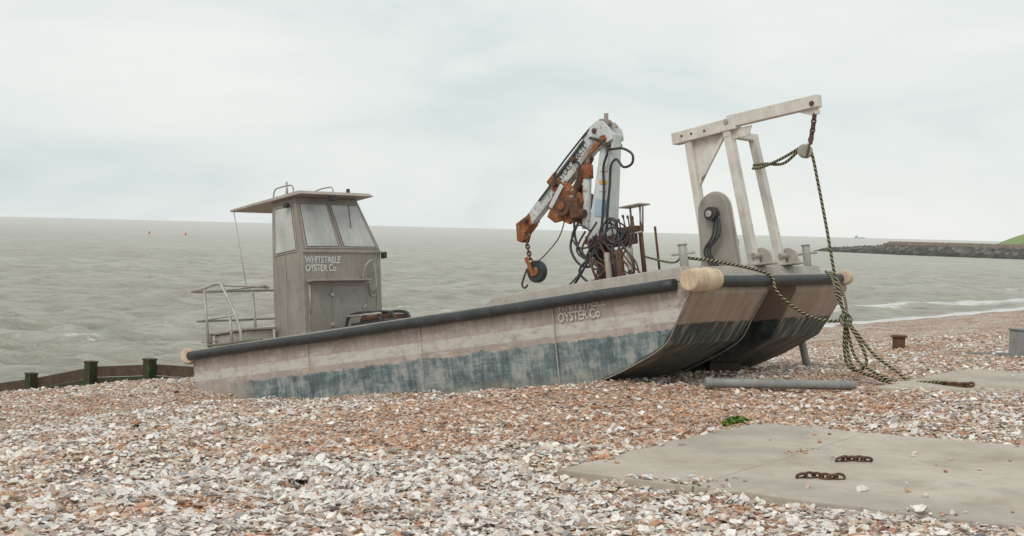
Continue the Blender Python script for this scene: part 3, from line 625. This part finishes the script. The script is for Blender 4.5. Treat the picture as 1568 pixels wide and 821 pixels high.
hose('hose_mast_2',[C(2.72,1.92,-.12),C(2.62,1.85,-.16),C(2.66,1.6,-.2),C(2.74,1.3,-.2),C(2.78,.9,-.2),C(2.66,.62,-.2),C(2.5,.7,-.2)])
hose('hose_mast_3',[C(2.7,1.1,-.2),C(2.86,.8,-.22),C(2.75,.55,-.22),C(2.55,.5,-.2),C(2.35,.75,-.2)])
hose('hose_boom',[C(2.42,2.32,-.1),C(2.7,2.12,-.11),C(3.0,1.90,-.11),C(3.12,1.78,-.11),C(3.0,1.64,-.16)],.013)
for i in range(16):
    a0=2.12+random.uniform(-.3,.5); hose('hose_base_%d'%i,[C(a0,.95+random.uniform(-.15,.12),-.2),C(a0+random.uniform(-.2,.25),.7,-.28),C(a0+random.uniform(-.25,.25),.45,-.3),C(a0+random.uniform(-.3,.3),.22,-.25)],random.choice([.011,.014,.017]),random.choice(['black','black','rustdark']))
for i in range(7):
    a0=2.1+random.uniform(-.25,.4); z0=.7+random.uniform(-.1,.3); hose('hose_coil_%d'%i,[C(a0,z0,-.24),C(a0+.14,z0+.1,-.3),C(a0+.26,z0-.02,-.32),C(a0+.2,z0-.18,-.3),C(a0+.02,z0-.2,-.28),C(a0-.1,z0-.05,-.26)],.012)
for i,(a,y) in enumerate(((1.98,-.15),(1.72,-.15),(1.98,.15),(1.72,.15))): rod('control_leg_%d'%i,C(a,.18,y),C(a,.95 if i<2 else .9,y),.016,M['rustdark'],crane)
rod('control_mast',C(1.76,.9,-.1),C(1.74,1.17,-.1),.014,M['steel'],crane); rod('control_mast2',C(1.90,.9,-.1),C(1.90,1.17,-.1),.014,M['steel'],crane); plate('control_top_plate',[(-2.0,cy-.22),(-1.66,cy-.22),(-1.66,cy+.02),(-2.0,cy+.02)],'z',1.17,.02,M['cabintrim'],crane)
rod('control_hoop',C(1.66,.82,-.2),C(2.05,.82,-.2),.012,M['steel'],crane); rod('control_hoop2',C(1.66,.82,-.2),C(1.62,1.15,-.2),.010,M['rustdark'],crane)
box('control_valve_block',(-2.26,-1.88),(cy-.24,cy-.02),(.70,.84),M['rustdark'],crane,.015); box('control_valve_block2',(-2.05,-1.78),(cy-.22,cy-.02),(.84,.92),M['rustdark'],crane,.015)
for i in range(6): rod('control_lever_%d'%i,C(1.82+.07*i,.85,-.16),C(1.80+.075*i,1.02+.02*(i%3),-.2),.009,M['rustdark'],crane,8)
for i in range(6): cyl('lever_knob_%d'%i,C(1.80+.075*i,1.0+.02*(i%3),-.2),C(1.80+.075*i,1.04+.02*(i%3),-.21),.016,M['rustdark'],crane,10)
cyl('control_tank',C(2.2,.18,-.3),C(2.2,.62,-.3),.04,M['cabintrim'],crane); cyl('pump_can',C(2.0,.2,-.3),C(2.0,.62,-.3),.05,M['rustdark'],crane); cyl('filter_can',C(1.86,.35,-.26),C(1.86,.65,-.26),.045,M['cabintrim'],crane)
box('crane_deck_box',(-2.95,-2.5),(cy-.5,cy-.1),(.18,.27),M['dark'],crane,.02)
md=(Vector(C(2.14,2.20))-Vector(C(2.49,.82))).normalized(); mx=Vector((md.z,0,-md.x))
def decal(nm,c,w,h,m):
    c=Vector(c); v=[c+mx*sx*w/2+md*sz*h/2+Vector((0,k,0)) for k in (0,-.004) for sx,sz in ((-1,-1),(1,-1),(1,1),(-1,1))]
    return mesh(nm,v,BF,M[m],crane)
decal('mast_label_blue',C(2.38,1.24,-.1135),.17,.22,'labelblue'); decal('mast_label_yellow',C(2.29,1.57,-.110),.12,.05,'yellow'); decal('mast_label_yellow2',C(2.305,1.48,-.110),.12,.06,'textw'); decal('mast_label_white',C(2.25,1.74,-.110),.12,.06,'textw')
bd=(Vector(C(2.30,2.27))-Vector(C(3.16,1.65))).normalized(); bn=Vector((-bd.z,0,bd.x))
text('boom_lettering','ATLAS 4000-15',.105,Vector(C(3.05,1.69,-.078)),bd,bn,M['textd'],crane,.001,.95,.001)
text('hull_lettering','WHITSTABLE\nOYSTER Co',.155,(-1.90,-.0035,-.145),(1,0,0),(0,0,1),M['textfade'],boat,.001,.82,.003)

# ------------------------------------------------------------------ ropes
ropes=empty('mooring_rope')
R=lambda nm,pts,r=.018,m='rope': sweep(nm,pts,r,M[m],ropes,8,True,8)
blk=empty('pulley_block')
pb=Vector((3.437,17.05,5.006))
chain('pulley_chain',[tip,tip+Vector((-.02,0,-.22)),pb+Vector((.06,0,.12))],.085,.012,M['rustdark'],blk)
cyl('pulley_wheel',pb+Vector((-.02,-.05,0)),pb+Vector((.02,.05,0)),.085,M['steel'],blk,24); cyl('pulley_cheek',pb+Vector((-.01,-.075,0)),pb+Vector((-.01,-.055,0)),.07,M['cabin'],blk); beam('pulley_strap',pb+Vector((0,-.08,-.08)),pb+Vector((.05,-.08,.16)),.05,.02,M['rustdark'],blk)
beam('pulley_shackle',pb+Vector((.06,0,.08)),pb+Vector((.07,0,.2)),.05,.04,M['rustdark'],blk)
kn=Vector((3.98,17.05,3.02))
R('rope_fall',[(3.45,17.05,5.09),(3.52,17.05,4.97),(3.60,17.05,4.64),(3.72,17.05,4.10),(3.845,17.05,3.50),tuple(kn)])
R('rope_fall_2',[(3.38,17.05,5.05),(3.22,17.35,4.93),(3.06,17.75,4.84),(2.98,18.0,4.83)]); R('rope_fall_3',[(3.37,17.07,5.02),(3.24,17.35,4.87),(3.1,17.75,4.88),(2.99,18.0,4.87)])
R('rope_fall_4',[(3.88,17.75,3.57),(3.90,17.5,3.50),(3.90,17.2,3.3),tuple(kn+Vector((0,0,.05)))])
R('rope_far_gunwale',[(4.02,18.15,3.55),(4.08,17.95,3.45),(4.08,17.5,3.2),tuple(kn)])
R('rope_bow',[tuple(L2W((-.28,.42,.3))),tuple(L2W((-.1,.9,.22))),tuple(L2W((.14,1.5,.05))),(3.12,16.95,3.36),(3.27,16.95,3.21),(3.52,17,3.06),(3.80,17.05,3.0),tuple(kn)])
for i in range(6):
    a=i*1.2; R('rope_knot_%d'%i,[kn+Vector((.065*math.cos(a+q),.05*math.sin(q*1.3+a),.065*math.sin(a+q))) for q in np.linspace(0,5,7)],.019)
def gp(x,y,dz=.02): return (x,y,gzf(x,y)+dz)
R('rope_tail_1',[kn,(4.04,17.1,2.80),(4.12,17.0,2.55),(4.3,16.7,2.41),gp(4.50,16.5),gp(4.72,16.25,.03),gp(4.95,16.0,.03)])
R('rope_tail_2',[kn,(4.12,17.05,2.86),(4.3,16.9,2.62),(4.5,16.7,2.46),gp(4.66,16.5,.03),gp(4.8,16.15,.03),gp(4.98,15.9,.03)])
R('rope_tail_3',[kn,(3.98,17.1,2.75),(4.02,17.1,2.50),(4.12,17.0,2.42),(4.22,16.95,2.52),(4.15,17.0,2.75),kn])
R('rope_tail_4',[kn,(4.02,17.1,2.68),(4.08,17.0,2.46),(4.25,16.8,2.38),gp(4.42,16.55,.03),gp(4.6,16.3,.03)])
R('deck_rope',[L2W((-9.2,.22,.15)),L2W((-9,.06,.10)),L2W((-8.6,.05,.08)),L2W((-8.1,.06,.08)),L2W((-7.75,.1,.07))],.018,'ropeold')
R('deck_rope_2',[L2W((-1.7,1.6,.5)),L2W((-1.2,1.5,.36)),L2W((-.28,.42,.36))],.014); R('deck_rope_3',[L2W((-3.3,1.6,.22)),L2W((-3,1.6,.3)),L2W((-2.7,1.6,.5))],.014)
ch=empty('rusty_chain'); chain('links',[gp(4.86,16.02,.03),gp(5.02,15.85,.03),gp(5.1,15.78,.03)],.09,.014,M['rustdark'],ch)
ch=empty('rusty_chain.001'); chain('links',[(1.88,9.26,2.447),(2.0,9.31,2.447),(2.08,9.25,2.447),(2.18,9.28,2.447)],.075,.0095,M['rustdark'],ch)
ch=empty('rusty_chain.002'); chain('links',[(2.30,9.98,2.447),(2.40,10.05,2.447),(2.54,10.02,2.447)],.075,.0095,M['rustdark'],ch)

# ------------------------------------------------------------------ beach objects
pz=gzf(2.2,15.8)+.05; pz2=gzf(3.86,16)+.05
pipe=empty('drain_pipe'); 
sweep('pipe_tube',[(2.18,15.8,pz+.03),(3.0,15.88,(pz+pz2)/2+.03),(3.86,16.0,pz2+.02)],.052,M['pipe'],pipe,18,True,10,False)
cyl('pipe_collar',(2.16,15.798,pz+.03),(2.24,15.806,pz+.03),.062,M['pipe'],pipe); 
def post(name,x,y,w,h,mat,tilt=0,sink=.4):
    z=gzf(x,y); e=empty(name,Matrix.Translation((x,y,z))@Euler((0,tilt,.6)).to_matrix().to_4x4())
    box('post_body',(-w/2,w/2),(-w/2,w/2),(-sink,h),mat,e,.012); box('post_cap',(-w/2-.015,w/2+.015),(-w/2-.015,w/2+.015),(h+.002,h+.035),mat,e,.01)
    return e
z=gzf(6.42,23.7); e=empty('wooden_stump',Matrix.Translation((6.42,23.7,z))); cyl('stump_body',(0,0,-.3),(0,0,.20),.105,M['rustdark'],e,14); cyl('stump_top',(0,0,.20),(0,0,.235),.135,M['rustdark'],e,10)
post('timber_post',7.62,21.5,.20,.40,M['pipe'])
e=empty('low_timber_rail'); beam('rail_plank',(6.6,22.9,gzf(6.6,22.9)+.02),(7.6,21.7,gzf(7.6,21.7)+.04),.05,.10,M['pipe'],e,(0,0,1))
e=empty('timber_prop'); sweep('prop_log',[(3.98,19.0,gzf(3.98,19)-.1),(3.86,19.02,2.62)],.05,M['pipe'],e,12,False)
e=empty('support_block'); box('block',(2.55,2.95),(18.3,18.6),(gzf(2.7,18.4)-.05,gzf(2.7,18.4)+.12),M['wood'],e,.02)
gr=empty('timber_groyne'); P=[(-4.9,23.9,1.62),(-6.3,25,1.55),(-7.64,26.04,1.376),(-9.07,27.1,1.02),(-10.5,28.2,.72),(-11.9,29.3,.5)]
for i,(x,y,zt_) in enumerate(P):
    tl=random.uniform(-.03,.03)
    beam('groyne_post_%d'%i,(x,y,zt_-1.6),(x+.02+tl,y,zt_),.17,.17,M['woodmoss'],gr,(.6,.8,0)); beam('groyne_cap_%d'%i,(x+.02+tl,y,zt_+.002),(x+.02+tl,y,zt_+.035),.19,.19,M['wood'],gr,(.6,.8,0))
for i in range(len(P)-1):
    a=Vector(P[i]);b=Vector(P[i+1]); 
    for j in range(4): beam('groyne_plank_%d_%d'%(i,j),a+Vector((.09,.09,-.17-.2*j)),b+Vector((.09,.09,-.17-.2*j)),.05,.19,M['woodmoss'] if j else M['wood'],gr,(.6,.8,0))
def tuft(name,x,y,w,h,n,cols=((.045,.09,.015),(.15,.23,.04))):
    z=gzf(x,y); bm=bmesh.new()
    for i in range(n):
        a=random.uniform(0,6.28);r=w*random.random()**.6; hh=h*(1-(r/w)**2*.7)*random.uniform(.3,1)
        c=Vector((x+r*math.cos(a),y+r*math.sin(a)*.7,z+.01+hh)); s=random.uniform(.008,.02); q=Euler((random.uniform(-1,1),random.uniform(-1,1),random.uniform(0,6.28))).to_matrix()
        vs=[bm.verts.new(c+q@Vector(p)*s) for p in ((-.6,-1,0),(.6,-1,.1),(.8,.3,.2),(0,1.2,0),(-.8,.3,.2))]; bm.faces.new(vs)
    me=bpy.data.meshes.new(name); bm.to_mesh(me); bm.free(); g=G(name+'_leaf'); p=g.geo(); me.materials.append(g.fin(g.ramp(g.noise(p,40,3),[(.4,cols[0]),(.6,cols[1])]),.6))
    link(bpy.data.objects.new(name,me))
tuft('weed_clump',2.01,12.5,.14,.08,1100,((.07,.13,.02),(.21,.31,.06))); tuft('weed_clump.001',2.95,16.25,.09,.04,250)
dk=((.02,.015,.01),(.05,.04,.03))
for i,(x,y,w_) in enumerate(((-1.33,9.2,.05),(-3.6,13.9,.06))): tuft('seaweed_scrap'+('' if i==0 else '.%03d'%i),x,y,w_,.03,50,dk)
# ------------------------------------------------------------------ distance
def rockmat():
    g=G('breakwater_rock'); p=g.geo(); v=g.vor(g.map(p,(1,1,1.6)),.8); c=g.sep(v.outputs['Color'])
    col=g.ramp(c[0],[(0,(.07,.068,.065)),(.5,(.12,.113,.10)),(1,(.21,.195,.17))]); x,y,z=g.sep(p); col=g.mix(g.mr(z,2.3,2.7),col,(.20,.16,.13)); 
    col=g.mix(g.mr(z,.2,1.4,.8,0),col,(.045,.048,.045)); g.bump(v.outputs['Distance'],1,.5); return g.fin(col,.9)
t=np.linspace(0,1,300); w=np.linspace(-1,1,34); T,Wd=np.meshgrid(t,w,indexing='ij')
cx=np.interp(t,[0,.3,1],[89,103,175]); cyy=np.interp(t,[0,.3,1],[402,352,255])
hh=np.interp(t,[0,.03,.12,.20,.22,1],[.3,.9,1.6,2.1,3.3,3.5])[:,None]*np.clip(2.2*(1-np.abs(Wd)**1.4),0,1)
hh=np.minimum(hh,3.5)
Xb=cx[:,None]+Wd*7; Yb=cyy[:,None]+Wd*5
Zb=hh+.20*rng.standard_normal(hh.shape)*(hh>.4)*(hh<3)+.04*rng.standard_normal(hh.shape)-.5
gridXYZ('rock_breakwater',Xb,Yb,Zb+.4,rockmat())
def hillmat():
    g=G('grass_hill'); p=g.geo(); return g.fin(g.ramp(g.noise(p,.12,5),[(.4,(.14,.21,.08)),(.6,(.23,.29,.12))]),.9)
uu_=np.linspace(-1,1,80); A,Bb=np.meshgrid(uu_,uu_); rr=np.clip(1-(A**2+Bb**2),0,1)
gridXYZ('grassy_hill',182+A*46,410+Bb*60,-1.5+14*rr**.8+.3*np.sin(A*22)*rr,hillmat())
for i,(x,y) in enumerate(((-106,419),(-92,404))):
    e=empty('marker_buoy'+('.001' if i else ''),Matrix.Translation((x,y,0))); cyl('buoy_body',(0,0,-.3),(0,0,.25),.3,M['red'],e,16); cyl('buoy_top',(0,0,.25),(0,0,.7),.24,M['red'],e,16,r1=.06)
sh_=empty('distant_ship',Matrix.Translation((1448,6000,0)))
mesh('ship_hull',[(-20,-4,-2),(17,-4,-2),(17,4,-2),(-20,4,-2),(-22,-5,4),(24,-3,5),(24,3,5),(-22,5,4)],BF,M['ship'],sh_); box('ship_bridge',(-18,-9),(-4,4),(4.1,11),M['ship'],sh_,.3); rod('ship_mast',(-13,0,11),(-13,0,16),.6,M['ship'],sh_); rod('ship_crane_mast',(8,0,4.5),(8,0,10),.5,M['ship'],sh_)

# ------------------------------------------------------------------ sky and light
w=bpy.data.worlds.new('World'); scene.world=w; w.use_nodes=True; nt=w.node_tree; nt.nodes.clear()
out=nt.nodes.new('ShaderNodeOutputWorld'); bg=nt.nodes.new('ShaderNodeBackground'); bg.inputs[1].default_value=.10
sky=nt.nodes.new('ShaderNodeTexSky'); sky.sky_type='NISHITA'; sky.sun_disc=False; sky.sun_elevation=math.radians(48); sky.sun_rotation=math.radians(205)
tc=nt.nodes.new('ShaderNodeTexCoord'); mp=nt.nodes.new('ShaderNodeMapping'); mp.inputs['Scale'].default_value=(1,1,3.6); mp.inputs['Location'].default_value=(.3,.0,.1)
nz=nt.nodes.new('ShaderNodeTexNoise'); nz.inputs['Scale'].default_value=3.0; nz.inputs['Detail'].default_value=8; nz.inputs['Roughness'].default_value=.54; nz.inputs['Distortion'].default_value=.35
rp=nt.nodes.new('ShaderNodeValToRGB'); rp.color_ramp.elements[0].position=.34; rp.color_ramp.elements[0].color=(.655,.735,.75,1); rp.color_ramp.elements[1].position=.66; rp.color_ramp.elements[1].color=(.89,.90,.87,1)
e=rp.color_ramp.elements.new(.48); e.color=(.79,.84,.825,1)
sc=nt.nodes.new('ShaderNodeVectorMath'); sc.operation='SCALE'; sc.inputs['Scale'].default_value=10
mx_=nt.nodes.new('ShaderNodeMix'); mx_.data_type='RGBA'; mx_.inputs[0].default_value=.95
L=nt.links.new; L(tc.outputs['Generated'],mp.inputs[0]); L(mp.outputs[0],nz.inputs['Vector']); L(nz.outputs[0],rp.inputs[0]); L(rp.outputs[0],sc.inputs[0]); L(sky.outputs[0],mx_.inputs[6]); L(sc.outputs[0],mx_.inputs[7]); L(mx_.outputs[2],bg.inputs[0]); L(bg.outputs[0],out.inputs[0])
sd=bpy.data.lights.new('sun','SUN'); sd.energy=1.4; sd.angle=math.radians(24); sd.color=(1,.94,.86); so=bpy.data.objects.new('sun',sd); COL.objects.link(so)
az=math.radians(205); el=math.radians(48); sdir=Vector((math.sin(az)*math.cos(el),math.cos(az)*math.cos(el),math.sin(el))); so.rotation_euler=sdir.to_track_quat('Z','Y').to_euler()

# ------------------------------------------------------------------ camera
cd=bpy.data.cameras.new('camera'); cd.lens=50.5; cd.sensor_width=36; cd.clip_start=.1; cd.clip_end=40000
cam=bpy.data.objects.new('camera',cd); COL.objects.link(cam)
cam.matrix_world=Matrix.Translation((0,0,4))@Matrix.Rotation(math.radians(90-1.56),4,'X')@Matrix.Rotation(math.radians(1.43),4,'Z')
scene.camera=cam
scene.view_settings.view_transform='Standard'; scene.view_settings.look='None'; scene.view_settings.exposure=0
